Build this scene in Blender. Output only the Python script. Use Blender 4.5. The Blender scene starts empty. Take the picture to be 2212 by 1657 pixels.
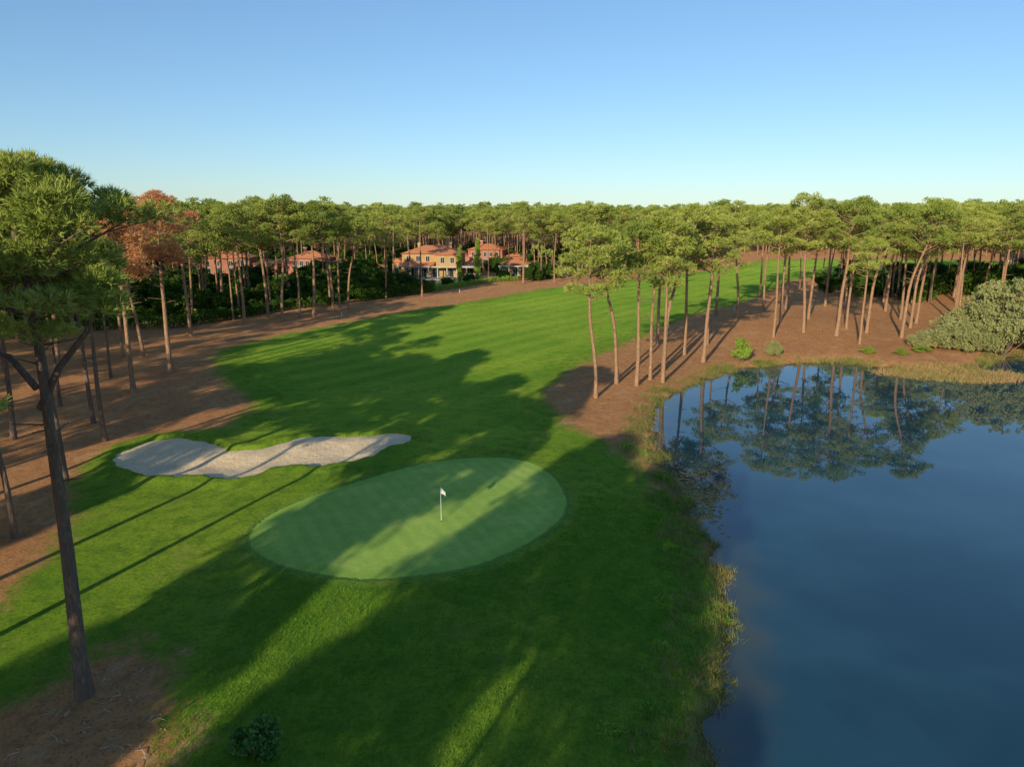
import bpy, math, random
import numpy as np
from mathutils import Vector, Matrix
rng=np.random.default_rng(7); random.seed(7)
scene=bpy.context.scene
col=scene.collection
# ---------------------------------------------------------------- helpers
SUN_EL=math.radians(17.0); AZ=math.radians(24.0)      # shadows run 24 deg right of +Y
sx,sy=math.sin(AZ),math.cos(AZ)

def new_mat(name):
    m=bpy.data.materials.new(name); m.use_nodes=True
    nt=m.node_tree; nt.nodes.clear()
    return m,nt
def N(nt,t,**k):
    n=nt.nodes.new(t)
    for a,b in k.items(): setattr(n,a,b)
    return n
def L(nt,a,b): nt.links.new(a,b)
def noise(nt,scale,detail=4,rough=.55,coord=None,dist=0):
    n=N(nt,'ShaderNodeTexNoise'); n.inputs['Scale'].default_value=scale
    n.inputs['Detail'].default_value=detail; n.inputs['Roughness'].default_value=rough
    n.inputs['Distortion'].default_value=dist
    if coord is not None: L(nt,coord,n.inputs['Vector'])
    return n.outputs['Fac']
def math_(nt,op,a,b=None,clamp=False):
    n=N(nt,'ShaderNodeMath',operation=op); n.use_clamp=clamp
    for i,v in enumerate((a,b)):
        if v is None: continue
        if isinstance(v,(int,float)): n.inputs[i].default_value=v
        else: L(nt,v,n.inputs[i])
    return n.outputs[0]
def mapr(nt,v,a,b,c=0,d=1,smooth=True):
    n=N(nt,'ShaderNodeMapRange'); n.interpolation_type='SMOOTHSTEP' if smooth else 'LINEAR'
    L(nt,v,n.inputs[0])
    for i,x in enumerate((a,b,c,d)): n.inputs[i+1].default_value=x
    return n.outputs[0]
def mix(nt,f,a,b,bt='MIX'):
    n=N(nt,'ShaderNodeMix',data_type='RGBA',blend_type=bt)
    if isinstance(f,(int,float)): n.inputs[0].default_value=f
    else: L(nt,f,n.inputs[0])
    for i,v in ((6,a),(7,b)):
        if isinstance(v,tuple): n.inputs[i].default_value=(*v,1)
        else: L(nt,v,n.inputs[i])
    return n.outputs[2]
def geo_pos(nt): return N(nt,'ShaderNodeNewGeometry').outputs['Position']
def obj_co(nt): return N(nt,'ShaderNodeTexCoord').outputs['Object']
def attr(nt,name): return N(nt,'ShaderNodeAttribute',attribute_name=name).outputs['Fac']
def bump(nt,h,strength,dist):
    b=N(nt,'ShaderNodeBump'); b.inputs['Strength'].default_value=strength; b.inputs['Distance'].default_value=dist
    L(nt,h,b.inputs['Height']); return b.outputs[0]
def finish(nt,colr,rough=.9,normal=None,spec=.2,sheen=None,stint=(.6,.85,.15)):
    p=N(nt,'ShaderNodeBsdfPrincipled'); o=N(nt,'ShaderNodeOutputMaterial')
    if isinstance(colr,tuple): p.inputs['Base Color'].default_value=(*colr,1)
    else: L(nt,colr,p.inputs['Base Color'])
    p.inputs['Roughness'].default_value=rough
    p.inputs['Specular IOR Level'].default_value=spec
    if sheen is not None:      # upright blades catch the low sun
        if isinstance(sheen,(int,float)): p.inputs['Sheen Weight'].default_value=sheen
        else: L(nt,sheen,p.inputs['Sheen Weight'])
        p.inputs['Sheen Roughness'].default_value=.55; p.inputs['Sheen Tint'].default_value=(*stint,1)
    if normal is not None: L(nt,normal,p.inputs['Normal'])
    L(nt,p.outputs[0],o.inputs[0]); return p
def simple(name,c1,c2=None,scale=3,rough=.85,bs=.2,bd=.02,spec=.2):
    m,nt=new_mat(name); co=obj_co(nt)
    n=noise(nt,scale,5,.6,co)
    c=mix(nt,mapr(nt,n,.35,.65),c1,c2 or tuple(x*.75 for x in c1))
    finish(nt,c,rough,bump(nt,n,bs,bd),spec); return m

def add_mesh(name,verts,faces,mats,midx=None,smooth=None,parent=None,link=True):
    me=bpy.data.meshes.new(name); me.from_pydata([tuple(v) for v in verts],[],faces)
    for m in mats: me.materials.append(m)
    if midx is not None: me.polygons.foreach_set('material_index',np.asarray(midx,dtype=np.int32))
    if smooth is not None:
        if smooth is True: smooth=np.ones(len(faces),bool)
        me.polygons.foreach_set('use_smooth',np.asarray(smooth,dtype=bool))
    me.update()
    if not link: return me
    ob=bpy.data.objects.new(name,me); col.objects.link(ob)
    if parent: ob.parent=parent
    return ob

class MB:      # mesh builder
    def __init__(s): s.v=[];s.f=[];s.m=[];s.s=[]
    def add(s,v,f,m=0,sm=False):
        o=len(s.v); s.v.extend([tuple(map(float,x)) for x in v])
        s.f.extend([tuple(i+o for i in q) for q in f]); s.m.extend([m]*len(f)); s.s.extend([sm]*len(f))
    def box(s,x0,x1,y0,y1,z0,z1,m=0):
        v=[(x0,y0,z0),(x1,y0,z0),(x1,y1,z0),(x0,y1,z0),(x0,y0,z1),(x1,y0,z1),(x1,y1,z1),(x0,y1,z1)]
        s.add(v,[(0,3,2,1),(4,5,6,7),(0,1,5,4),(1,2,6,5),(2,3,7,6),(3,0,4,7)],m)
    def tube(s,path,rad,n=8,m=0,cap=True):
        path=[np.array(p,float) for p in path]; v=[]
        for i,p in enumerate(path):
            d=path[min(i+1,len(path)-1)]-path[max(i-1,0)]; d/=np.linalg.norm(d)+1e-9
            a=np.array([1,0,0]) if abs(d[0])<.8 else np.array([0,1,0])
            u=np.cross(d,a);u/=np.linalg.norm(u);w=np.cross(d,u)
            for k in range(n):
                t=2*math.pi*k/n; v.append(p+rad[i]*(math.cos(t)*u+math.sin(t)*w))
        f=[(i*n+k,i*n+(k+1)%n,(i+1)*n+(k+1)%n,(i+1)*n+k) for i in range(len(path)-1) for k in range(n)]
        if cap: f.append(tuple((len(path)-1)*n+k for k in range(n)))
        s.add(v,f,m,True)
    def tris(s,V,m=0):   # V: (n,3,3)
        o=len(s.v); n=len(V); s.v.extend(map(tuple,V.reshape(-1,3).tolist()))
        s.f.extend([(o+3*i,o+3*i+1,o+3*i+2) for i in range(n)]); s.m.extend([m]*n); s.s.extend([False]*n)
    def obj(s,name,mats,parent=None,link=True): return add_mesh(name,s.v,s.f,mats,s.m,s.s,parent,link)

def unit(a): return a/(np.linalg.norm(a,axis=-1,keepdims=True)+1e-9)
def tufts(center,rad,ntuft,nbl,length,width,r):
    # needle tufts filling a flattened ellipsoid, pointing outward and up
    d=unit(r.normal(size=(ntuft,3))); d[:,2]=np.where(d[:,2]<-.45,-d[:,2],d[:,2])
    q=r.random(ntuft)**.35
    c=center+d*q[:,None]*rad
    ax=unit(d*1.2+np.array([0,0,.5])+r.normal(size=(ntuft,3))*.25)
    dirs=unit(ax[:,None,:]+r.normal(size=(ntuft,nbl,3))*.5)
    ln=length*(.6+.6*r.random((ntuft,nbl,1)))
    side=unit(np.cross(dirs,r.normal(size=(ntuft,nbl,3))))
    b=c[:,None,:]-dirs*ln*.12
    V=np.stack([b-side*width*.5,b+side*width*.5,b+dirs*ln],axis=2)
    return V.reshape(-1,3,3)

# ---------------------------------------------------------------- materials
def foliage(name,ca,cb,cdark,trans=.3,nsc=.7):
    m,nt=new_mat(name)
    co=obj_co(nt); oi=N(nt,'ShaderNodeObjectInfo')
    n=noise(nt,nsc,3,.6,co)
    c=mix(nt,mapr(nt,n,.35,.68),ca,cb)
    c=mix(nt,math_(nt,'MULTIPLY',oi.outputs['Random'],.65),c,cdark)
    d=N(nt,'ShaderNodeBsdfDiffuse'); t=N(nt,'ShaderNodeBsdfTranslucent'); L(nt,c,d.inputs[0]); L(nt,c,t.inputs[0])
    ms=N(nt,'ShaderNodeMixShader'); ms.inputs[0].default_value=trans
    L(nt,d.outputs[0],ms.inputs[1]); L(nt,t.outputs[0],ms.inputs[2])
    o=N(nt,'ShaderNodeOutputMaterial'); L(nt,ms.outputs[0],o.inputs[0]); return m
M_need=foliage('pine_needles',(.34,.40,.08),(.56,.57,.15),(.18,.27,.055),trans=.22)
M_dead=foliage('dead_needles',(.78,.37,.16),(.85,.50,.24),(.66,.34,.15))
M_leaf=foliage('leaves_dark',(.06,.12,.02),(.12,.19,.035),(.05,.10,.02))
M_leafb=foliage('leaves_bright',(.32,.44,.06),(.42,.50,.10),(.24,.36,.06))
M_leafo=foliage('leaves_olive',(.35,.36,.15),(.46,.44,.20),(.26,.30,.11))
M_reed=foliage('reed_blades',(.46,.34,.15),(.15,.27,.04),(.26,.26,.08),nsc=.22)
M_gtuft=foliage('grass_blades',(.15,.34,.03),(.28,.42,.06),(.10,.25,.03),nsc=.3)
M_marsh=foliage('marsh_blades',(.56,.38,.18),(.32,.33,.10),(.46,.32,.14),nsc=.2)

def bark(name,c1,c2):
    m,nt=new_mat(name); co=obj_co(nt)
    mp=N(nt,'ShaderNodeMapping'); mp.inputs['Scale'].default_value=(4,4,1.1); L(nt,co,mp.inputs[0])
    v=N(nt,'ShaderNodeTexVoronoi'); v.inputs['Scale'].default_value=2.2; L(nt,mp.outputs[0],v.inputs[0])
    n=noise(nt,1.5,6,.7,mp.outputs[0])
    c=mix(nt,mapr(nt,n,.3,.7),c1,c2)
    c=mix(nt,mapr(nt,v.outputs['Distance'],.0,.5,.0,.65),c,tuple(x*.35 for x in c1))
    finish(nt,c,.95,bump(nt,v.outputs['Distance'],.7,.06),.1); return m
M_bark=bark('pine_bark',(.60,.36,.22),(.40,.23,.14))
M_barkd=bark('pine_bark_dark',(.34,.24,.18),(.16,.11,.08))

# ---------------------------------------------------------------- outlines in metres
GREEN=[(-16.6,40.2),(-16.9,42.4),(-16.4,44.5),(-15.1,46.5),(-13.1,48.9),(-10.8,51.2),(-8.4,53.9),(-5.6,55.8),(-2.6,56.9),(0.2,56.7),(2.2,54.7),(3.7,51.4),(4.2,47.3),(3.7,44.2),(2.5,42.0),(1.0,39.8),(-0.7,38.0),(-2.5,36.7),(-4.5,35.9),(-6.5,35.4),(-8.3,35.2),(-10.4,35.7),(-12.8,36.7),(-14.8,38.0)]
BUNK=[(-33.5,56.1),(-33.6,58.2),(-32.9,60.4),(-30.9,61.4),(-27.8,61.0),(-25.5,59.5),(-24.0,58.2),(-22.0,58.7),(-20.3,61.0),(-18.2,62.7),(-15.5,62.0),(-13.1,62.7),(-11.1,63.4),(-9.5,63.1),(-8.5,61.3),(-9.0,59.5),(-10.3,58.8),(-11.0,57.3),(-11.6,55.0),(-13.6,53.7),(-15.2,52.9),(-17.2,53.4),(-18.5,52.9),(-19.4,51.4),(-20.8,50.2),(-22.8,50.9),(-24.5,51.7),(-26.1,51.2),(-28.4,51.6),(-30.9,52.9),(-32.5,54.4)]
GRASS=[(104,303),(86,269),(61,239),(42,222),(19,200),(3,180),(-11,159),(-20,146),(-30,132),(-37,122),(-40,112),(-43,104),(-41,95.5),(-34,82),(-28,75),(-26.5,69),(-27.6,63.5),(-32,62.5),(-34.4,60),(-34.8,54),(-32,49),(-28.5,42),(-27.3,37.2),(-26.8,33.3),(-30,27),(-28,23.5),(-21.2,25.4),(-20,28.2),(-19,30.2),(-16.7,29.6),(-14.6,27),(-13.2,24.6),(-12.4,22.2),(-10,5),(2,-5),(6.2,10),(6.8,22.2),(9.5,26.3),(11.5,30.4),(12.6,35.6),(12.0,40.1),(11.2,47.3),(10.2,55),(8.8,59.8),(7,63),(4.5,70),(3.1,77.8),(7.4,90),(12.1,99),(17.7,110),(32.7,133),(51,159),(72,194),(88,222),(115,225),(175,246),(215,308),(125,308)]
LAWN=[(-120,128),(-60,132),(-52,150),(-27,176),(-6,210),(-4,216),(-40,216),(-60,235),(-130,240)]
LAKE=[(6.2,14),(7.2,22.9),(9.2,27.2),(10.9,31.3),(12.3,36.7),(12.8,41.9),(12.7,48.7),(12.8,55.7),(13.3,64.2),(15,71.9),(17.7,78.3),(22.1,83.6),(26.3,89.6),(30.8,93.5),(38,95.9),(44.8,97.3),(47.8,96.3),(49.3,93.2),(53,90.5),(58,89.5),(63,92.6),(67.5,98.5),(74.5,101.9),(104,105),(160,100),(190,40),(150,-30),(40,-45),(9,-25),(6,0)]
def smooth_poly(P,it=2):
    P=np.array(P,float)
    for _ in range(it):
        Q=np.roll(P,-1,0); P=np.stack([P*.75+Q*.25,P*.25+Q*.75],1).reshape(-1,2)
    return P
def sdf(P,X,Y):
    P=np.asarray(P,float); d=np.full(X.shape,1e18); ins=np.zeros(X.shape,bool)
    for i in range(len(P)):
        a=P[i];b=P[(i+1)%len(P)];e=b-a
        wx=X-a[0];wy=Y-a[1]; t=np.clip((wx*e[0]+wy*e[1])/(e@e+1e-12),0,1)
        d=np.minimum(d,(wx-e[0]*t)**2+(wy-e[1]*t)**2)
        c=((a[1]<=Y)!=(b[1]<=Y))
        with np.errstate(divide='ignore',invalid='ignore'):
            xi=a[0]+(Y-a[1])*e[0]/(e[1] if abs(e[1])>1e-9 else 1e-9)
        ins^=c&(X<xi)
    d=np.sqrt(d); return np.where(ins,-d,d)
P_green=smooth_poly(GREEN); P_bunk=smooth_poly(BUNK,1); P_grass=smooth_poly(GRASS,1); P_lake=smooth_poly(LAKE,1)
def lake_sd(X,Y):       # shoreline with small coves and points
    w=.45*np.sin(X*.9+Y*1.1)+.35*np.sin(Y*1.9-X*.7+1)+.25*np.sin(X*2.7+Y*.6)+.18*np.sin(Y*3.9+X*1.7)
    return sdf(P_lake,X,Y)+w*.6
def bunk_sd(X,Y):       # slightly ragged turf lip
    return sdf(P_bunk,X,Y)+.13*np.sin(X*2.3+Y*1.1)+.09*np.sin(Y*3.7-X*2.1)

def base_h(X,Y):
    h=.22*np.sin(X*.045+1.3)*np.cos(Y*.038)+.12*np.sin(X*.11+Y*.07)+.05*np.sin(X*.31-Y*.23)
    h+=.9*np.exp(-(((X-48)/26)**2+((Y-128)/24)**2))       # bank mound beyond the lake
    h+=.35*np.exp(-(((X+7)/12)**2+((Y-47)/11)**2))         # raised green
    return h*np.clip((Y+50)/60,0,1)
def ground_h(X,Y,dl=None,db=None):
    X=np.asarray(X,float);Y=np.asarray(Y,float)
    h=base_h(X,Y)
    if dl is None: dl=lake_sd(X,Y)
    if db is None: db=bunk_sd(X,Y)
    t=np.clip((dl-0)/3.2,0,1)
    h=np.where(dl>0,h*t-.62*(1-t)**1.5,-.62+np.maximum(dl*.35,-2.5))
    h=h+np.where(db>0,.30*np.exp(-(db/1.4)**2),.30-np.minimum(-db*.9,1.4))
    return h
def gz(x,y): return float(ground_h(np.array([x]),np.array([y]))[0])

def axis(lo,a,b,hi,st,g):
    c=list(np.arange(a,b+1e-6,st)); s=st;x=c[-1];r=[]
    while x<hi: s*=g; x+=s; r.append(x)
    s=st;x=c[0];l=[]
    while x>lo: s*=g; x-=s; l.append(x)
    return np.array(l[::-1]+c+r)
XS=axis(-3500,-38,30,3500,.36,1.035); YS=axis(-400,19,72,5000,.36,1.035)
GX,GY=np.meshgrid(XS,YS); nx,ny=len(XS),len(YS)
D_lake=lake_sd(GX,GY);D_bunk=bunk_sd(GX,GY);D_green=sdf(P_green,GX,GY)
D_grass=sdf(P_grass,GX,GY);D_lawn=sdf(np.array(LAWN,float),GX,GY)
GZ=ground_h(GX,GY,D_lake,D_bunk)
def grid_obj(name,Z,keep,mat,attrs={}):
    idx=np.arange(nx*ny).reshape(ny,nx)
    q=np.stack([idx[:-1,:-1],idx[:-1,1:],idx[1:,1:],idx[1:,:-1]],-1).reshape(-1,4)
    k=keep.reshape(-1); kf=k[q].any(1); q=q[kf]
    used=np.unique(q); rem=np.full(nx*ny,-1); rem[used]=np.arange(len(used)); q=rem[q]
    V=np.stack([GX.reshape(-1),GY.reshape(-1),Z.reshape(-1)],-1)[used]
    me=bpy.data.meshes.new(name)
    me.vertices.add(len(V)); me.vertices.foreach_set('co',V.astype(np.float32).reshape(-1))
    me.loops.add(len(q)*4); me.loops.foreach_set('vertex_index',q.reshape(-1).astype(np.int32))
    me.polygons.add(len(q)); me.polygons.foreach_set('loop_start',np.arange(0,len(q)*4,4,dtype=np.int32))
    me.update(calc_edges=True)
    me.polygons.foreach_set('use_smooth',np.ones(len(q),bool))
    for n,a in attrs.items():
        at=me.attributes.new(n,'FLOAT','POINT'); at.data.foreach_set('value',a.reshape(-1)[used].astype(np.float32))
    me.materials.append(mat); me.validate(); me.update()
    ob=bpy.data.objects.new(name,me); col.objects.link(ob); return ob

# ---- ground material
GRASS_A=(.21,.43,.025);GRASS_B=(.40,.57,.045);GRASS_C=(.085,.25,.02)
def grass_color(nt,co,big=.06,light=1.0,mott=.6):
    n1=noise(nt,big,4,.6,co); n2=noise(nt,.8,5,.7,co); n3=noise(nt,4.5,4,.75,co)
    c=mix(nt,mapr(nt,n1,.35,.65),tuple(x*light for x in GRASS_A),tuple(x*light for x in GRASS_B))
    c=mix(nt,mapr(nt,n2,.42,.66,0,mott+.1),c,tuple(x*light for x in GRASS_C))
    c=mix(nt,mapr(nt,n3,.46,.66,0,mott+.05),c,tuple(x*light*.4 for x in GRASS_A))
    return c,n2,n3
def rough_color(nt,co):
    gc,n2,n3=grass_color(nt,co)
    yel=mapr(nt,noise(nt,.22,5,.7,co),.55,.70,0,.5)
    gc=mix(nt,yel,gc,(.44,.46,.09))
    worn=mapr(nt,noise(nt,.55,6,.75,co),.62,.74,0,.55)
    return mix(nt,worn,gc,(.34,.27,.12)),n2,n3
def turf_height(nt,n2,n3,co):
    return math_(nt,'ADD',math_(nt,'MULTIPLY',n3,1.3),math_(nt,'ADD',noise(nt,30,2,.7,co),math_(nt,'MULTIPLY',n2,1.8)))
SH=.30
m_ground,nt=new_mat('ground_soil_and_rough'); co=geo_pos(nt)
gc,n2,n3=rough_color(nt,co)
s1=noise(nt,.12,5,.6,co);s2=noise(nt,1.3,6,.7,co);s3=noise(nt,7,4,.75,co)
soil=mix(nt,mapr(nt,s1,.35,.65),(.97,.47,.20),(.88,.41,.18))
soil=mix(nt,mapr(nt,s2,.44,.68,0,.65),soil,(.56,.25,.11))
soil=mix(nt,mapr(nt,s3,.50,.68,0,.75),soil,(.26,.13,.065))
pale=mix(nt,mapr(nt,noise(nt,.35,5,.7,co),.54,.66,0,.45),soil,(.95,.66,.36))
sd=attr(nt,'sd_grass')
wob=math_(nt,'ADD',math_(nt,'MULTIPLY',math_(nt,'SUBTRACT',noise(nt,.35,6,.7,co),.5),7.0),math_(nt,'MULTIPLY',math_(nt,'SUBTRACT',noise(nt,3,4,.7,co),.5),4))
gm=mapr(nt,math_(nt,'ADD',sd,wob),-1.0,1.3,1,0)
cc=mix(nt,gm,pale,gc)
sl=attr(nt,'sd_lake')
bk=mapr(nt,math_(nt,'ADD',sl,math_(nt,'MULTIPLY',wob,.9)),-.2,1.8,1,0)
dry=mix(nt,mapr(nt,s2,.42,.58),(.50,.33,.16),(.13,.20,.04))
cc=mix(nt,math_(nt,'MULTIPLY',bk,.85),cc,dry)
mud=mapr(nt,math_(nt,'ADD',sl,math_(nt,'MULTIPLY',math_(nt,'SUBTRACT',s2,.5),1.5)),0,.7,1,0)
cc=mix(nt,mud,cc,(.14,.10,.055))
finish(nt,cc,.95,bump(nt,turf_height(nt,n2,n3,co),1.0,.24),.05,math_(nt,'MULTIPLY',gm,SH))
dg=np.minimum(D_grass,D_lawn)
dg=np.where(GY>330,np.maximum(dg,5),dg)
ground=grid_obj('ground',GZ,np.ones((ny,nx),bool),m_ground,{'sd_grass':dg,'sd_lake':D_lake})

# ---- fairway (mown) sheet
dF=np.maximum(np.maximum(D_grass+3.2+.8*np.sin(GX*.4+GY*.3),60-GY+4*np.sin(GX*.15)),np.maximum(2.2-D_green,1.6-D_bunk))
m_fw,nt=new_mat('mown_fairway'); co=geo_pos(nt)
rc,_,_=rough_color(nt,co)
gc,n2,n3=grass_color(nt,co,.05,light=.97,mott=.48)
mp=N(nt,'ShaderNodeMapping'); mp.inputs['Rotation'].default_value=(0,0,math.radians(38)); L(nt,co,mp.inputs[0])
wv=N(nt,'ShaderNodeTexWave'); wv.inputs['Scale'].default_value=.066; wv.inputs['Distortion'].default_value=1.2; wv.inputs['Detail Scale'].default_value=.15
L(nt,mp.outputs[0],wv.inputs[0])
gc=mix(nt,math_(nt,'MULTIPLY',mapr(nt,wv.outputs['Fac'],.35,.65,0,.38),mapr(nt,noise(nt,.03,2,.5,co),.35,.65,.35,1)),gc,(.50,.64,.06))
ed=mapr(nt,math_(nt,'ADD',attr(nt,'sd_fw'),math_(nt,'MULTIPLY',math_(nt,'SUBTRACT',noise(nt,.6,5,.7,co),.5),4)),-4.5,-.8,0,1)
gc=mix(nt,ed,gc,rc)
finish(nt,gc,.95,bump(nt,turf_height(nt,n2,n3,co),1.0,.17),.05,SH)
fw=grid_obj('fairway',GZ+np.clip(-dF*.03,-.06,.014),dF<1.2,m_fw,{'sd_fw':dF})
# ---- putting green with its collar
m_gr,nt=new_mat('putting_green_turf'); co=geo_pos(nt)
rc,r2,r3=rough_color(nt,co)
n1=noise(nt,.18,4,.6,co);n2=noise(nt,3,4,.7,co);n3=noise(nt,22,2,.7,co);n4=noise(nt,.9,5,.7,co)
c=mix(nt,mapr(nt,n1,.35,.65),(.30,.46,.075),(.40,.53,.105))
c=mix(nt,mapr(nt,n2,.45,.75,0,.5),c,(.22,.38,.055))
c=mix(nt,mapr(nt,n4,.42,.66,0,.5),c,(.20,.34,.05))
mp=N(nt,'ShaderNodeMapping'); mp.inputs['Rotation'].default_value=(0,0,math.radians(-28)); L(nt,co,mp.inputs[0])
wv=N(nt,'ShaderNodeTexWave'); wv.inputs['Scale'].default_value=.30; wv.inputs['Distortion'].default_value=.6; L(nt,mp.outputs[0],wv.inputs[0])
c=mix(nt,mapr(nt,wv.outputs['Fac'],.35,.65,0,.2),c,(.15,.33,.04))
sg=math_(nt,'ADD',attr(nt,'sd_green'),math_(nt,'MULTIPLY',math_(nt,'SUBTRACT',n2,.5),.5))
c=mix(nt,mapr(nt,sg,-1.5,-.7,0,.45),c,(.14,.32,.03))
c=mix(nt,mapr(nt,sg,-.25,.15,0,1),c,rc)
hg=math_(nt,'ADD',math_(nt,'MULTIPLY',n3,.12),math_(nt,'MULTIPLY',turf_height(nt,r2,r3,co),mapr(nt,sg,-.3,.1,.07,1)))
finish(nt,c,.95,bump(nt,hg,1.0,.22),.08,SH*.8,(.7,.9,.3))
gr=grid_obj('putting_green',GZ+np.clip(-(D_green-.5+.15*np.sin(GX*1.3+GY))*.05,-.09,.02),D_green<2.2,m_gr,{'sd_green':D_green})
# ---- bunker sand
m_sd,nt=new_mat('bunker_sand'); co=geo_pos(nt)
n1=noise(nt,.5,4,.6,co)
n2=noise(nt,3.5,6,.75,co)
c=mix(nt,mapr(nt,n1,.35,.65),(.98,.74,.47),(.86,.64,.40))
c=mix(nt,mapr(nt,n2,.48,.70,0,.6),c,(.60,.44,.27))
mp=N(nt,'ShaderNodeMapping'); mp.inputs['Rotation'].default_value=(0,0,.5); L(nt,co,mp.inputs[0])
rk=N(nt,'ShaderNodeTexWave'); rk.inputs['Scale'].default_value=1.4; rk.inputs['Distortion'].default_value=5; L(nt,mp.outputs[0],rk.inputs[0])
finish(nt,c,.95,bump(nt,math_(nt,'ADD',math_(nt,'ADD',n2,math_(nt,'MULTIPLY',rk.outputs['Fac'],.25)),math_(nt,'MULTIPLY',n1,1.8)),.9,.15),.1)
zs=base_h(GX,GY)-.06-.34*np.clip(-D_bunk/3,0,1)+.05*np.sin(GX*1.1)*np.cos(GY*.9)+.75*np.clip((GY-55)/7,0,1)*np.clip(-D_bunk/2.5,0,1)
bk_=grid_obj('sand_bunker',np.where(D_bunk>.2,zs-.1,zs),D_bunk<.8,m_sd)
# ---- lake
m_w,nt=new_mat('lake_water'); co=geo_pos(nt)
mp=N(nt,'ShaderNodeMapping'); mp.inputs['Scale'].default_value=(1,.6,1); L(nt,co,mp.inputs[0])
w1=noise(nt,.9,4,.6,mp.outputs[0]);w2=noise(nt,.10,3,.6,co)
wc=mix(nt,mapr(nt,w2,.35,.7),(.008,.046,.070),(.020,.078,.108))
wc=mix(nt,mapr(nt,math_(nt,'ADD',attr(nt,'sd_lake'),math_(nt,'MULTIPLY',noise(nt,.5,5,.7,co),3)),-1.8,1.8,0,.75),wc,(.085,.085,.05))
p=finish(nt,wc,.0,bump(nt,w1,.022,.05),.5); p.inputs['IOR'].default_value=1.6
lake=grid_obj('lake',np.full(GX.shape,-.6),(D_lake<1.5)&(GY>-80),m_w,{'sd_lake':D_lake})

# ---------------------------------------------------------------- pines
def make_pine(seed,H=20,cb=.68,R=3.8,lean=0,wob=.35,r0=.27,nbr=18,blade=(.42,.055),nt_=50,nb_=8,rich=1.0,puffs=3,pr=1.05,seg=8,twigs=6,flat=.66):
    r=np.random.default_rng(seed); mb=MB()
    ph=r.random(4)*6.28
    def tp(z):
        t=z/H
        return np.array([lean*t**1.3+wob*math.sin(t*4+ph[0])*t+.2*wob*math.sin(t*13+ph[1])*t, wob*math.sin(t*3.3+ph[2])*t+.2*wob*math.sin(t*11+ph[3])*t, z])
    zt=H*.93; nz=14
    off=tp(0)
    P=lambda z: tp(z)-np.array([off[0],off[1],0])
    path=[P(zt*i/(nz-1)) for i in range(nz)]
    rad=[r0*(1.35 if i==0 else 1)*(1-.72*(i/(nz-1))**1.1) for i in range(nz)]
    path[0][2]=-.5
    mb.tube(path,rad,seg,0)
    cz=H*cb; ch=H-cz
    tris=[]
    ga=r.random()*6.28
    lop=1+.25*np.array([math.cos(ph[0]),math.sin(ph[0])])
    for i in range(nbr):
        u=(i+.5*r.random())/nbr
        a=ga+i*2.4+r.normal()*.35
        z0=cz-ch*.12+ch*.92*u
        rr=R*min(1,.6+1.1*u)*math.sqrt(max(0.05,1-u**2.2))*(.6+.6*r.random())
        st=P(min(z0,zt)); up=(.25+.35*r.random())*rr*(1.0 if u<.7 else .6)
        en=st+np.array([math.cos(a)*rr*lop[0],math.sin(a)*rr*lop[1],up]); en[2]=min(en[2],H-.3)
        mid=(st+en)/2+np.array([r.normal()*.25,r.normal()*.25,-.08*rr])
        br=r0*.34*(1-.4*u)
        mb.tube([st,mid,en],[br,br*.65,br*.25],5 if seg>5 else 4,0,False)
        for k in range(puffs):
            f=1-.42*k*(.7+.5*r.random())/max(1,puffs-1)*1.0
            c=st+(en-st)*f+np.array([r.normal()*.55,r.normal()*.55,r.random()*.5])*(.4 if k==0 else 1.0)
            if k>0 and rr>1.5:
                c+=np.array([-math.sin(a),math.cos(a),0])*r.normal()*rr*.28
                if seg>5: mb.tube([st+(en-st)*f*.7,c],[br*.4,br*.15],4,0,False)
            q=pr*(.65+.6*r.random())
            tris.append(tufts(c,np.array([q,q,q*flat]),int(nt_*q*q*rich)+2,nb_,blade[0],blade[1],r))
    top=P(zt)
    for k in range(3):
        tris.append(tufts(top+np.array([r.normal()*.6,r.normal()*.6,.4]),np.array([1,1,.7]),int(nt_*rich),nb_,blade[0],blade[1],r))
    for k in range(twigs):
        z0=cz*(.55+.42*r.random()); a=r.random()*6.28; l=.5+1.2*r.random(); st=P(z0)
        mb.tube([st,st+np.array([math.cos(a)*l,math.sin(a)*l,l*.15])],[.05,.015],4,0,False)
    mb.tris(np.concatenate(tris),1)
    return mb
PM=[M_bark,M_need]
def pine_mesh(name,mats=PM,**k): return make_pine(**k).obj(name,mats,link=False)
CBs=[.66,.60,.69,.63,.58,.66];RS=[4.0,4.8,3.4,4.9,3.7,4.2]
mids=[pine_mesh('pine_mesh_%d'%i,seed=100+i,H=20,cb=CBs[i],R=RS[i],lean=[0,1.2,0,2.0,.4,3.0][i],wob=[.45,.9,.5,1.0,.4,.9][i],nbr=[18,22,15,23,20,18][i],r0=[.27,.24,.22,.29,.25,.26][i],pr=.95,rich=1.25,blade=(.34,.068)) for i in range(6)]
meds=[pine_mesh('forest_pine_mesh_%d'%i,seed=200+i,H=20,cb=CBs[i]-.05,R=RS[i],lean=.6*i,nbr=18,pr=1.15,blade=(.45,.14),nt_=20,nb_=6,seg=6,twigs=3,r0=.22) for i in range(4)]
dead=pine_mesh('dead_pine_mesh',mats=[M_bark,M_dead],seed=300,H=20,cb=.60,R=4.8,nbr=24,rich=1.1,blade=(.36,.06))
dense=[pine_mesh('wood_pine_mesh_%d'%i,mats=[M_barkd,M_need],seed=400+i,H=20,cb=.6,R=3.9,lean=.5*i,nbr=24,pr=1.35,blade=(.5,.12),nt_=34,nb_=7,seg=8) for i in range(3)]
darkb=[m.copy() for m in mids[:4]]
for m in darkb: m.materials[0]=M_barkd
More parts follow.
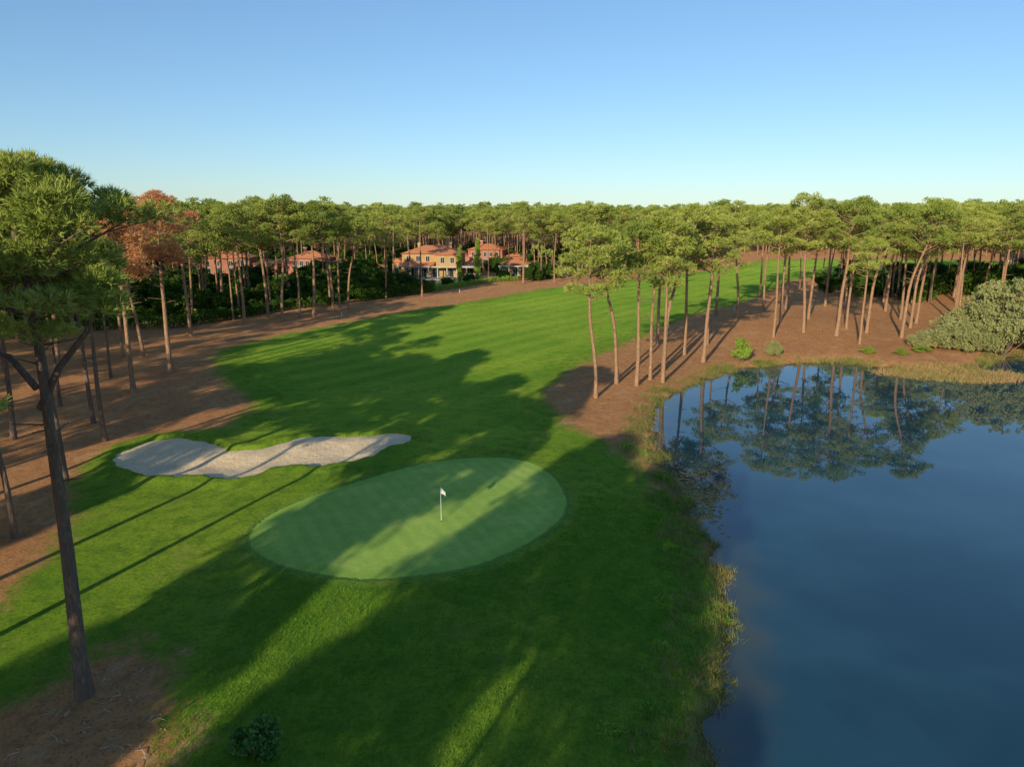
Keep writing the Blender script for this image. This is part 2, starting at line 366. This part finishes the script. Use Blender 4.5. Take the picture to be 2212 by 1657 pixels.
def place(me,name,x,y,H,rot=None,sxy=None):
    ob=bpy.data.objects.new(name,me); col.objects.link(ob)
    s=H/20; w=sxy or s
    ob.location=(x,y,gz(x,y)-.05); ob.scale=(w,w,s); ob.rotation_euler=(0,0,random.random()*6.28 if rot is None else rot)
    return ob
# hero tree at the near left
hb=make_pine(seed=41,H=22.3,cb=.74,R=3.5,lean=.3,wob=.32,r0=.31,nbr=28,blade=(.38,.05),nt_=100,nb_=13,seg=12,puffs=4,pr=.74,twigs=9,flat=.75)
hb.tube([(0,.1,12.6),(.9,.2,14.2),(2.2,.1,15.6),(3.0,0,17.0)],[.16,.13,.10,.04],8,0,False)
hb.tube([(0,.1,13.4),(-.9,.2,14.6),(-2.2,.1,15.2),(-2.9,0,16.0)],[.14,.12,.08,.04],8,0,False)
hb.tris(np.concatenate([tufts(np.array(c),np.array([q,q,q*.75]),int(100*q*q),13,.38,.05,rng) for c,q in [((3,0,17.2),1),((2.4,.5,16.4),.9),((3.3,-.4,16.5),.8),((-1.8,.3,15.6),1),((-2.8,-.3,16.1),1.1),((1.2,-.8,15.6),.7),((-3.3,.5,15.3),.8)]]),1)
hero=hb.obj('pine_tree',[M_barkd,M_need]); hero.location=(-18.1,26.2,gz(-18.1,26.2)-.05)
# individually standing pines:  x, y, height, variant, rotation
T=[(-31.5,41.5,21.4,1,2.8),(-36.3,60.5,18.4,0,None),(-47.4,72,20.7,2,None),(-42.7,77.8,21.4,'d',None),(-43,87.5,22.6,'d',None),(-51.5,97.5,21.5,1,None),(-54.4,97.5,20.5,2,None),(-52.6,115,21.8,0,None),(-69.5,112,21.6,3,None),(-45,61.2,20,3,None),(-60,82,21.8,1,None),(-49,84.6,19,2,None),(-40.5,66,16.5,0,None),(-57,66,21,0,None),(-62,95,22,3,None),(-34,51,15.5,2,None),
(-49.3,130,22,0,None),(-43.3,133,23.6,1,None),(-41.4,138,22.5,2,None),(-39,139,22.5,3,0),(-36.9,146,21.8,0,None),(-35.9,147.5,22,2,None),(-34.1,147.5,19.5,5,0),(-47.6,138,23.4,4,None),(-21.7,172,21.5,2,None),(-65,151,22,1,None),(-61,149,22.5,3,None),(-54,172,23.2,0,None),(-58.6,159,23,4,None),(-27,190,21,2,None),(-33,200,22,0,None),(-7,214,21,2,None),
(3.2,204,23,0,None),(9,217,22,3,None),(12.4,209.5,20.6,2,None),(20.8,225,22,1,None),(27.6,238,22,4,None),(-.9,228,22,0,None),(39,248,22,2,None),(47.5,252,22,3,None),(60,269,22.4,1,None),
(9.4,77,19.4,1,3.1),(12.6,83.3,18.9,5,3.0),(14.8,82.2,19.3,0,None),(17,85.1,20.6,2,None),(19.5,89.9,21.4,5,.1),(22.4,108,20.4,0,None),(24.8,100.6,21,4,None),(26.2,95.5,19.9,3,.2),(30.1,108,20.5,2,None),(40.9,128.7,21.2,1,None),(38.6,134,21.6,0,None),(18.2,83.6,19.8,4,None),
(41.7,112,20.4,2,None),(57,147.5,21.3,0,None),(47.7,115,22.4,1,None),(54,128.7,21.5,4,None),(51.7,112,21.9,3,.1),(56,118,21,2,None),(52.6,106,16.2,0,None),(58,115,21,5,.2),(84.4,161.5,21.6,1,None),(61.6,111,21.3,5,.1),(73.7,128.7,19.6,3,0),(95,161.5,22.4,0,None),(74,134.5,20.6,4,None),(98.5,172,22,2,None),(122.5,194,23.5,1,None),(144,221.6,23.4,0,None),(107,172.3,21,3,None),(59.9,172.3,21.7,4,None),(68.4,155,21.6,0,None),(91.8,172,21.6,2,None),(69,122,20.5,5,.3),(80,128,21,2,None),(64,136,21,1,None),(47,124,20.6,4,None),(87,139,21.5,3,0),(98,142,22,1,None),(110,150,22.5,4,None),(50,141,21,2,None),(77,146,21.5,0,None)]
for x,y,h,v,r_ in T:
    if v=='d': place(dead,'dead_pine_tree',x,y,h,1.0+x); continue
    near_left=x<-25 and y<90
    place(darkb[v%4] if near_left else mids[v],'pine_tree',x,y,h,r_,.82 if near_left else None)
# pines of the wood to the left of and behind the viewpoint, (across, along) the sun direction, width factor
OFF=[(-59,10,1),(-54,16,1.1),(-49,8,1.1),(-46,20,1),(-41,8,1.1),(-35.5,10,.9),(-31,2,1),(-26,8,.9),(-63,18,1),(-68,6,1),(-60,-6,.9),(-50,-14,.6),
     (-48,-32,.7),(-29,-46,1),(-28,-22,.9),(-25,-9,.8),(-25,-38,.85),(-21,-56,.8),(-18,-44,.85),(-17.6,-24,.85),(-16,-8,.8),(-15.5,-35,.9),(-14.8,-52,.75),(-14,-18,.8),(-10.5,-11,.7),(-7.2,-52,.85),(-6.6,-32,.85),(-6.5,-12,.8),(-3,-44,.8),(-22,-64,1),(-12,-70,.8),(-33,-64,1),(-17,-68,.9)]
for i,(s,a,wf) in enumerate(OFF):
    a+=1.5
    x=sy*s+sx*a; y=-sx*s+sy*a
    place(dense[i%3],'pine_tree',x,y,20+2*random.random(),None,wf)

# forest masses, instanced on the faces of a carrier mesh
OPEN=np.array([(-64,-80),(-64,60),(-68,100),(-74,118),(-56,122),(-48,146),(-25,170),(-3,208),(35,240),(75,290),(100,325),(150,345),(215,330),(235,300),(190,250),(150,236),(118,226),(92,224),(72,185),(88,150),(112,158),(140,140),(260,125),(300,-80)],float)
CLEAR=np.array([(-44,160),(-22,172),(4,212),(4,240),(-6,262),(-20,266),(-46,240),(-50,212)],float)
CLEAR2=np.array([(-108,206),(-64,206),(-62,252),(-114,252)],float)
def mass(name,pts,meshes,hr,unit_h=20):
    k=len(meshes); sel=rng.integers(0,k,len(pts))
    top=bpy.data.objects.new(name,None); col.objects.link(top)
    for j in range(k):
        P=pts[sel==j]; V=[];F=[]
        zz=ground_h(P[:,0],P[:,1])
        for i,(x,y) in enumerate(P):
            s=(hr[0]+(hr[1]-hr[0])*rng.random())/unit_h
            a=rng.random()*6.28; e=s/2
            for t in range(4):
                th=a+math.pi/4+t*math.pi/2
                V.append((x+e*math.sqrt(2)*math.cos(th),y+e*math.sqrt(2)*math.sin(th),zz[i]-.05))
            F.append((4*i,4*i+1,4*i+2,4*i+3))
        car=add_mesh('carrier_%d'%j,V,F,[])
        car.parent=top
        car.instance_type='FACES'; car.use_instance_faces_scale=True; car.instance_faces_scale=1
        car.show_instancer_for_render=False; car.show_instancer_for_viewport=False
        ch=bpy.data.objects.new('plant_%d'%j,meshes[j]); col.objects.link(ch); ch.parent=car
    return top
def jgrid(x0,x1,y0,y1,s,jit=.45):
    xs=np.arange(x0,x1,s);ys=np.arange(y0,y1,s); A,B=np.meshgrid(xs,ys)
    A=A+(rng.random(A.shape)-.5)*2*jit*s;B=B+(rng.random(A.shape)-.5)*2*jit*s
    return np.stack([A.ravel(),B.ravel()],1)
def filt(P,m=0):
    k=(sdf(OPEN,P[:,0],P[:,1])>m)&(sdf(CLEAR,P[:,0],P[:,1])>0)&(sdf(CLEAR2,P[:,0],P[:,1])>0)
    k&=(sdf(P_lake,P[:,0],P[:,1])>4)
    k&=np.abs(P[:,0])<P[:,1]*.8+75
    return P[k]
near=filt(jgrid(-260,280,-10,300,9.0))
lawnm=(sdf(np.array(LAWN,float),near[:,0],near[:,1])<0)&(rng.random(len(near))<.5)
near=near[~lawnm]
mass('pine_forest',near,meds,(17,24))
fars=[pine_mesh('far_pine_mesh_%d'%i,seed=500+i,H=20,cb=.56,R=4.6,lean=.5*i,nbr=15,blade=(.7,.25),nt_=11,nb_=5,puffs=3,pr=1.3,seg=5,twigs=0) for i in range(3)]
far=filt(np.concatenate([jgrid(-420,460,300,520,10.5),jgrid(-900,950,520,1100,17)]))
mass('distant_pine_forest',far,fars,(17,24.5))

# ---------------------------------------------------------------- shrubs
def leafblob(mb,c,rad,n,size,r,mi):
    d=unit(r.normal(size=(n,3))); q=r.random(n)**.33
    p0=np.array(c)+d*q[:,None]*np.array(rad)
    a=unit(d*.6+r.normal(size=(n,3))); b=unit(np.cross(a,r.normal(size=(n,3))))
    s=size*(.6+.8*r.random((n,1)))
    V=np.stack([p0-b*s*.45,p0+b*s*.45,p0+a*s],1); mb.tris(V,mi)
def bush_mesh(name,seed,w,h,lumps,n,size,mat,lf=1.0):
    r=np.random.default_rng(seed); mb=MB()
    for i in range(lumps):
        a=r.random()*6.28; q=math.sqrt(r.random())*.85
        z=h*(.18+.66*r.random()*(1-q*.55)); rr=w*.5*(.2+.24*r.random())*lf
        c=(math.cos(a)*q*w*.5,math.sin(a)*q*w*.5,z)
        mb.tube([(c[0]*.15,c[1]*.15,-.2),(c[0]*.6,c[1]*.6,z*.5),c],[.10,.06,.02],5,0,False)
        leafblob(mb,c,(rr,rr,min(rr*.8,h*.3)),int(n*(rr/(w*.16))**2)+20,size,r,1)
        for k in range(4):
            b=r.random()*6.28; l=rr*(1+.4*r.random()); e=(c[0]+math.cos(b)*l,c[1]+math.sin(b)*l,c[2]+r.normal()*rr*.5)
            leafblob(mb,e,(rr*.3,rr*.3,rr*.25),int(n*.09)+5,size,r,1)
    return mb.obj(name,[M_barkd,mat],link=False)
willow=bush_mesh('willow_mesh',1,9,11,34,360,.24,M_leafo,.8)
olive=bush_mesh('olive_mesh',2,7,5.5,24,420,.2,M_leafo,.9)
darkbush=bush_mesh('dark_bush_mesh',3,7,6,22,480,.28,M_leaf,1.2)
under=[bush_mesh('understory_mesh_%d'%i,30+i,7,6.5,12,130,.55,M_leaf,1.25) for i in range(2)]
smallb=bush_mesh('small_bush_mesh',4,2,1.6,12,300,.14,foliage('laurel_leaves',(.10,.22,.05),(.18,.32,.08),(.09,.18,.04)))
brightb=bush_mesh('bright_bush_mesh',5,2.4,4.4,18,150,.17,M_leafb)
def put(me,name,x,y,s=1,sz=None,rot=None):
    ob=bpy.data.objects.new(name,me); col.objects.link(ob); ob.location=(x,y,gz(x,y)-.03)
    ob.scale=(s,s,sz or s); ob.rotation_euler=(0,0,random.random()*6.28 if rot is None else rot); return ob
for x,y,s,sz in [(71,101.5,.95,1.3),(77,103,1.0,1.15),(83,107,1.1,1.5),(76,111,1.0,1.1),(92,110,1.3,1.4)]: put(willow,'willow_tree',x,y,s,sz)
for x,y,s in [(63.0,102,.8),(66,100.5,.9),(69,107,1.2),(60,103,.5)]: put(olive,'olive_shrub',x,y,s)
put(brightb,'young_poplar_tree',31.6,96.2,1.1)
put(olive,'grey_shrub',37.2,99.2,.32,.45)
for x,y,s in [(51,100,.9),(55,98.5,.8),(58.5,99.8,1.0)]: put(brightb,'waterside_shrub',x,y,s,.3)
for x,y,s in [(-32,172,1.2),(-36,168,1.0),(-40,176,1.1),(-29,181,1.0),(-38,186,1.2),(-44,190,1.2),(-24,186,.6),(-43,162,.8),(-47,168,.9),(6,214,.8),(12,222,.9),(-60,180,.7),(-75,175,.6),(-88,165,.7),(-70,190,.5),(-102,226,1),(-46,205,1.1),(-40,204,.9),(-3,214,.6),(-28,196,.6),(-34,198,.6),(-18,200,.45),(-12,205,.5),(-13,240,.8),(-2,244,.9),(-6,248,1.0)]: put(darkbush,'evergreen_shrub',x,y,s)
put(smallb,'laurel_shrub',-9.6,22.9,.95)
us=filt(jgrid(-260,290,120,330,8),6)
us=us[rng.random(len(us))<.75]
mass('forest_understory',us,under,(.5,1.3),1)
# columnar cypresses (one grown over with bright creeper)
def cypress(seed,h,w,mat):
    r=np.random.default_rng(seed); mb=MB(); mb.tube([(0,0,-.3),(0,0,h*.9)],[.15,.04],6,0)
    for i in range(16):
        z=h*(i+.5)/16; q=w*.5*math.sin(math.pi*min(1,(z/h)*.85+.15))**.6*(.8+.4*r.random())
        leafblob(mb,(r.normal()*.15,r.normal()*.15,z),(q,q,h/18),420,.22,r,1)
    return mb.obj('cyp',[M_barkd,mat],link=False)
put(cypress(1,12.5,2.1,M_leafb),'cypress_tree',-9.7,204)
put(cypress(2,10.5,1.6,M_leafb),'cypress_tree',-15.1,206.5)
put(cypress(3,9,1.6,M_leaf),'cypress_tree',-35,207)
# clipped hedge
def hedge(name,path,w,h,mat,seed):
    r=np.random.default_rng(seed); mb=MB()
    P=np.array(path,float)
    for i in range(len(P)-1):
        d=P[i+1]-P[i]; l=np.linalg.norm(d); n=int(l*130*h/2)
        nrm=np.array([-d[1],d[0]])/l
        t=r.random(n); o=(r.random(n)-.5)*w; z=h*(r.random(n)**.6)*(1+.15*np.sin(t*l*1.3)+.1*np.sin(t*l*3.1))
        xy=P[i]+t[:,None]*d+o[:,None]*nrm
        zz=ground_h(xy[:,0],xy[:,1])+z
        c=np.stack([xy[:,0],xy[:,1],zz],1)
        a=unit(r.normal(size=(n,3))+np.array([0,0,.3])); b=unit(np.cross(a,r.normal(size=(n,3))))
        s=.32*(.6+.8*r.random((n,1))); mb.tris(np.stack([c-b*s*.5,c+b*s*.5,c+a*s],1),0)
    return mb.obj(name,[mat])
hedge('garden_hedge',[(-84,119),(-59,123.5),(-47,150),(-37,158)],1.8,2.0,M_leaf,1)
hedge('garden_hedge',[(-80,140),(-62,142),(-50,158)],1.2,1.2,M_leafb,2)
hedge('garden_hedge',[(-22,180),(-6,205),(2,212)],1.4,1.3,M_leafb,3)
hedge('garden_hedge',[(-35,160),(-24,176),(-20,182)],2.2,2.6,M_leaf,4)

# tufts of rank grass along the bank, one object
def tuft_mesh(name,pts,mat,l,w,nb,seed,spread=.5):
    r=np.random.default_rng(seed); n=len(pts)
    z=ground_h(pts[:,0],pts[:,1]); c=np.stack([pts[:,0],pts[:,1],z-.03],1)
    d=unit(np.array([0,0,1.0])+r.normal(size=(n,nb,3))*spread); d[...,2]=np.abs(d[...,2])
    sc=(.4+1.2*r.random((n,1,1))**2)
    ln=l*sc*(.6+.6*r.random((n,nb,1))); b=c[:,None,:]+r.normal(size=(n,nb,3))*np.array([.09,.09,0])
    side=unit(np.cross(d,r.normal(size=(n,nb,3))))
    V=np.stack([b-side*w,b+side*w,b+d*ln],2).reshape(-1,3,3)
    mb=MB(); mb.tris(V,0); return mb.obj(name,[mat])
def band(n,x0,x1,y0,y1,fn,seed):
    r=np.random.default_rng(seed); P=np.stack([x0+(x1-x0)*r.random(n),y0+(y1-y0)*r.random(n)],1); return P[fn(P,r)]
def patchy(P): return .5+.5*np.sin(P[:,0]*.7+P[:,1]*.45)*np.cos(P[:,1]*.8-P[:,0]*.3)
b1=band(90000,4,32,19,97,lambda P,r:(lambda d:(d>-.3)&(d<3.4)&(r.random(len(P))<np.clip(1.1-d*.3,0,1)*(.15+patchy(P))*np.where(P[:,1]>62,.4,1)))(lake_sd(P[:,0],P[:,1])),11)
tuft_mesh('bank_grass',b1[:14000],M_reed,.42,.016,9,12)
b2=band(30000,25,90,86,108,lambda P,r:(lambda d:(d>-.4)&(d<1.6)&(r.random(len(P))<patchy(P)**1.5))(lake_sd(P[:,0],P[:,1])),13)
tuft_mesh('shore_reeds',b2[:2000],M_reed,.6,.03,8,14)
mp_=smooth_poly([(47,92),(51,88),(57,85.5),(64,87),(66,91),(60,92),(54,92.5)],1)
b3=band(9000,46,67,84,94,lambda P,r:sdf(mp_,P[:,0],P[:,1])+r.normal(size=len(P))*.6<0,15)
b3z=tuft_mesh('marsh_plants',b3[:5000],M_marsh,.4,.05,7,16,.9)
me=b3z.data; co_=np.empty(len(me.vertices)*3,np.float32); me.vertices.foreach_get('co',co_); co_=co_.reshape(-1,3)
g3=ground_h(co_[:,0],co_[:,1]); co_[:,2]=np.maximum(-.62,g3)+np.maximum(0,co_[:,2]-g3); me.vertices.foreach_set('co',co_.reshape(-1)); me.update()
b4=band(60000,-14,12,18,48,lambda P,r:(sdf(P_green,P[:,0],P[:,1])>.7)&(lake_sd(P[:,0],P[:,1])>1.0)&(sdf(P_grass,P[:,0],P[:,1])<1),17)
tuft_mesh('rough_grass',b4[:30000],M_gtuft,.17,.014,8,18,.8)
# leafy weeds in patches on the lake bank
r=np.random.default_rng(21); WP=band(900,3,15,19,60,lambda P,r:(lambda d:(d>.2)&(d<3.5)&(patchy(P)>.6))(lake_sd(P[:,0],P[:,1])),22)[:70]
mbw=MB()
for x,y in WP:
    q=.25+.35*r.random(); z=gz(x,y); leafblob(mbw,(x,y,z+q*.3),(q,q,q*.55),90,.09,r,0)
mbw.obj('bank_weeds',[M_gtuft])
# floating lily pads by the near bank
r=np.random.default_rng(31); mbl=MB()
for k in range(520):
    x=13.6+.8*r.normal(); y=50+2.6*r.normal()
    if not(-2.6<lake_sd(np.array([x]),np.array([y]))[0]<-.2): continue
    q=.05+.12*r.random(); a=r.random()*6.28
    mbl.add([(x+q*math.cos(a+t*1.047),y+q*math.sin(a+t*1.047),-.59+.004*(k%3)) for t in range(6)],[(0,1,2,3,4,5)],0)
mbl.obj('lily_pads',[M_marsh])

# fallen twigs and cones on the soil near the first pine
mb=MB(); r=np.random.default_rng(5)
for i in range(90):
    x=-19+6.5*r.random(); y=21.5+6.5*r.random()
    if sdf(P_grass,np.array([x]),np.array([y]))[0]<.5: continue
    a=r.random()*6.28;l=.15+.45*r.random(); z=gz(x,y)+.03
    mb.tube([(x,y,z),(x+math.cos(a)*l*.5,y+math.sin(a)*l*.5,z+.06),(x+math.cos(a+.4)*l,y+math.sin(a+.4)*l,z+.02)],[.02,.015,.006],4,0,False)
mb.obj('fallen_branches',[simple('dead_wood',(.55,.46,.37))])

# ---------------------------------------------------------------- flagstick
M_white=simple('white_paint',(.8,.8,.78),rough=.5); M_cup=simple('cup_dark',(.03,.03,.03))
fx,fy=-4.6,42.9; fz=gz(fx,fy)+.02
fl=bpy.data.objects.new('golf_flagstick',None); col.objects.link(fl); fl.location=(fx,fy,fz)
mb=MB(); mb.tube([(0,0,-.1),(0,0,1.2),(0,0,2.3)],[.022,.018,.014],8,0); mb.tube([(0,0,2.3),(0,0,2.34)],[.025,.012],8,0); mb.obj('pole',[M_white],fl)
mb=MB(); v=[];f=[]
for i in range(9):
    for j in range(6):
        u=i/8; x=u*.42; z=2.27-j/5*.36*(1-.25*u)-u*u*.24
        v.append((x*.75-.0,.05*math.sin(u*7+j*.5)-x*.35,z))
for i in range(8):
    for j in range(5): a=i*6+j; f.append((a,a+1,a+7,a+6))
mb.add(v,f,0,True); mb.obj('flag',[M_white],fl)
mb=MB(); mb.tube([(0,0,-.02),(0,0,.012)],[.07,.07],16,0); mb.obj('cup',[M_cup],fl)

# small marker posts
for x,y in [(36.7,149),(-13.2,180),(44,140),(24,116),(-33,137)]:
    mb=MB(); mb.tube([(0,0,-.2),(0,0,.9)],[.05,.05],8,0); mb.tube([(0,0,.9),(0,0,1.0)],[.06,.02],8,0)
    o=mb.obj('marker_post',[M_white]); o.location=(x,y,gz(x,y))

# ---------------------------------------------------------------- villas
M_or=simple('ochre_render',(.48,.30,.14),(.42,.26,.115),.6); M_red=simple('red_render',(.42,.17,.12),(.35,.14,.10),.6)
M_cream=simple('cream_render',(.60,.52,.40),(.54,.46,.35),.6)
m,nt=new_mat('terracotta_tiles'); co=obj_co(nt)
wv=N(nt,'ShaderNodeTexWave'); wv.inputs['Scale'].default_value=2.2; L(nt,co,wv.inputs[0]); n=noise(nt,2.5,5,.7,co)
finish(nt,mix(nt,mapr(nt,n,.35,.65),(.78,.30,.14),(.58,.20,.09)),.9,bump(nt,wv.outputs['Fac'],.6,.08)); M_tile=m
m,nt=new_mat('window_glass'); p=finish(nt,(.03,.04,.05),.08,None,.6); M_glass=m
M_stone=simple('pale_stone',(.42,.38,.33)); M_trim=simple('white_trim',(.55,.52,.46),rough=.7)
m,nt=new_mat('pool_water'); finish(nt,(.03,.16,.22),.05,None,.5); M_pool=m
HM=[M_or,M_tile,M_glass,M_trim,M_stone]
def hip(mb,x0,x1,y0,y1,z,h,ov=.6,m=1):
    x0-=ov;x1+=ov;y0-=ov;y1+=ov; w=min(x1-x0,y1-y0)/2
    if (x1-x0)>(y1-y0): r0=(x0+w,(y0+y1)/2,z+h); r1=(x1-w,(y0+y1)/2,z+h); F=[(0,1,5,4),(1,2,5),(2,3,4,5),(3,0,4)]
    else: r0=((x0+x1)/2,y0+w,z+h); r1=((x0+x1)/2,y1-w,z+h); F=[(0,1,4),(1,2,5,4),(2,3,5),(3,0,4,5)]
    v=[(x0,y0,z),(x1,y0,z),(x1,y1,z),(x0,y1,z),r0,r1]; mb.add(v,F+[(3,2,1,0)],m)
def win(mb,x,y,z,w,h,side='F'):
    mb.box(x-w/2-.12,x+w/2+.12,y-.07,y+.02,z-.12,z,3); mb.box(x-w/2-.12,x+w/2+.12,y-.07,y+.02,z+h,z+h+.12,3)
    mb.box(x-w/2-.12,x-w/2,y-.07,y+.02,z,z+h,3); mb.box(x+w/2,x+w/2+.12,y-.07,y+.02,z,z+h,3)
    mb.box(x-w/2,x+w/2,y-.03,y+.01,z,z+h,2); mb.box(x-.04,x+.04,y-.05,y-.031,z,z+h,3)
def part(e,name,fn,mats=HM):
    mb=MB(); fn(mb); return mb.obj(name,mats,e)
e=bpy.data.objects.new('ochre_villa',None); col.objects.link(e)
def walls(mb):
    mb.box(-9,9,0,12,-.5,7.2,0); mb.box(-13,-9,2,11,-.5,4.4,0); mb.box(9,14,3,12,-.5,4.0,0); mb.box(2,9,-2.5,0,3.6,7.0,0)
    mb.box(22,30,1,9,-.5,4.2,0)
part(e,'walls',walls)
def roofs(mb):
    hip(mb,-9,9,0,12,7.2,2.3); hip(mb,-13,-9.7,2,11,4.4,1.2,.5); hip(mb,9.7,14,3,12,4.0,1.1,.5); hip(mb,22,30,1,9,4.2,1.5)
    mb.add([(1.4,-3.1,7.0),(9.6,-3.1,7.0),(9.6,-.61,7.9),(1.4,-.61,7.9)],[(0,1,2,3)],1)
    mb.add([(-9.6,-3.6,3.7),(1.4,-3.6,3.7),(1.4,-.02,4.7),(-9.6,-.02,4.7)],[(0,1,2,3)],1)
part(e,'roof',roofs)
def porch(mb):
    mb.box(-9.6,16,-3.9,-3.62,3.3,3.65,3); mb.box(1.5,16,-3.6,-2.55,3.35,3.6,3); mb.box(9.02,16,-2.5,2.9,3.35,3.6,3)
    for x in (-9.2,-6.2,-3.2,-.2,2.6,5.5,8.5,11.5,14.5): mb.tube([(x,-3.4,-.3),(x,-3.4,3.32)],[.2,.17],8,3)
    for x in (21.5,24.2,27,29.8): mb.tube([(x,-1.2,-.3),(x,-1.2,3.4)],[.22,.18],8,3)
    mb.box(21,30.4,-1.5,-.9,3.42,3.8,3); mb.box(21,30.4,-.9,.98,3.6,3.75,3)
part(e,'porch',porch)
def wins(mb):
    for x in (-7,-4,-1): win(mb,x,0,4.9,1.1,1.5)
    for x in (4,7): win(mb,x,-2.5,4.6,1.1,1.6)
    for x in (-6.5,-2.5,1.5,5.5): win(mb,x,0,.2,2.2,2.4)
    for x in (-11.2,): win(mb,x,2,1.0,1.2,1.6)
    for x in (11.5,): win(mb,x,3,.2,2.4,2.3)
    for x in (23.5,26,28.5): win(mb,x,1,.2,1.5,2.4)
part(e,'windows',wins)
def chim(mb):
    for x,y,z in ((-5,8,8.2),(5,7,8.6),(11.5,8,4.4)):
        mb.box(x-.5,x+.5,y-.4,y+.4,z-1,z+1.6,0); mb.box(x-.65,x+.65,y-.55,y+.55,z+1.6,z+1.8,3); mb.box(x-.4,x+.4,y-.3,y+.3,z+1.8,z+2.2,1)
part(e,'chimneys',chim)
def terr(mb): mb.box(-12,20,-9,-.01,-.6,.12,4)
part(e,'terrace',terr)
e.location=(-25,222,.1); e.rotation_euler=(0,0,math.radians(-4))
mb=MB(); mb.box(-5,5,-1.9,1.9,-.2,.2,1); mb.box(-4.5,4.5,-1.4,1.4,.1,.21,0)
o=mb.obj('swimming_pool',[M_pool,M_stone]); o.location=(-22,208,.1)
def plainvilla(name,x,y,rot,wm,w=18,d=11,h=6.4):
    e=bpy.data.objects.new(name,None); col.objects.link(e); mats=[wm,M_tile,M_glass,M_trim,M_stone]
    part(e,'walls',lambda mb:(mb.box(-w/2,w/2,0,d,-.5,h,0),mb.box(w/2,w/2+8,1.5,d-1,-.5,3.6,0),mb.box(-w/2-8,-w/2,1.5,d-1,-.5,3.6,0)),mats)
    part(e,'roof',lambda mb:(hip(mb,-w/2,w/2,0,d,h,2.1),hip(mb,w/2+.7,w/2+8,1.5,d-1,3.6,1.4),hip(mb,-w/2-8,-w/2-.7,1.5,d-1,3.6,1.4)),mats)
    def ww(mb):
        for k in range(5): win(mb,-w/2+2+k*(w-4)/4,0,h-2.4,1.1,1.5); win(mb,-w/2+2+k*(w-4)/4,0,.4,1.5,2.1)
        for k in (2.5,5.5): win(mb,w/2+k,1.5,.8,1.3,1.6); win(mb,-w/2-k,1.5,.8,1.3,1.6)
    part(e,'windows',ww,mats)
    part(e,'chimney',lambda mb:(mb.box(-3,-2,5,5.9,h+.5,h+3,0),mb.box(-3.15,-1.85,4.85,6.05,h+3,h+3.2,3)),mats)
    e.location=(x,y,.1); e.rotation_euler=(0,0,rot)
plainvilla('red_villa',-92,226,.12,M_red,18,11,5.6)
plainvilla('red_villa',-66,232,-.1,M_red,12,10,5.2)
plainvilla('terracotta_villa',-10,268,-.2,M_red,13,10,6.0)
plainvilla('cream_villa',196,258,-.5,M_cream,14,10,4.2)

# ---------------------------------------------------------------- light, sky, camera
w=bpy.data.worlds.new("World"); scene.world=w; w.use_nodes=True; nt=w.node_tree; nt.nodes.clear()
sk=N(nt,'ShaderNodeTexSky',sky_type='NISHITA'); sk.sun_disc=False; sk.sun_elevation=SUN_EL; sk.sun_rotation=math.radians(204)
sk.air_density=1.0; sk.dust_density=.1; sk.ozone_density=3.0; sk.altitude=50
gm_=N(nt,'ShaderNodeGamma'); gm_.inputs[1].default_value=.78; L(nt,sk.outputs[0],gm_.inputs[0])
bg=N(nt,'ShaderNodeBackground'); bg.inputs[1].default_value=.142; o=N(nt,'ShaderNodeOutputWorld')
tint=mix(nt,1.0,gm_.outputs[0],(1.0,1.25,1.48),'MULTIPLY')
L(nt,tint,bg.inputs[0]); L(nt,bg.outputs[0],o.inputs[0])
sl_=bpy.data.lights.new('sun','SUN'); sl_.energy=5; sl_.angle=math.radians(.5); sl_.color=(1,.87,.60)
so=bpy.data.objects.new('sun',sl_); col.objects.link(so)
d=Vector((sx*math.cos(SUN_EL),sy*math.cos(SUN_EL),-math.sin(SUN_EL))); so.rotation_euler=d.to_track_quat('-Z','Y').to_euler(); so.location=(-40,-80,60)
cd=bpy.data.cameras.new('camera'); cam=bpy.data.objects.new('camera',cd); col.objects.link(cam)
cam.location=(0,0,20); cam.rotation_euler=(math.radians(90-13.6),0,0)
cd.sensor_width=36; cd.lens=36*1536/2212; cd.clip_start=.1; cd.clip_end=8000
scene.camera=cam
scene.view_settings.view_transform='Standard'; scene.view_settings.look='None'; scene.view_settings.exposure=0
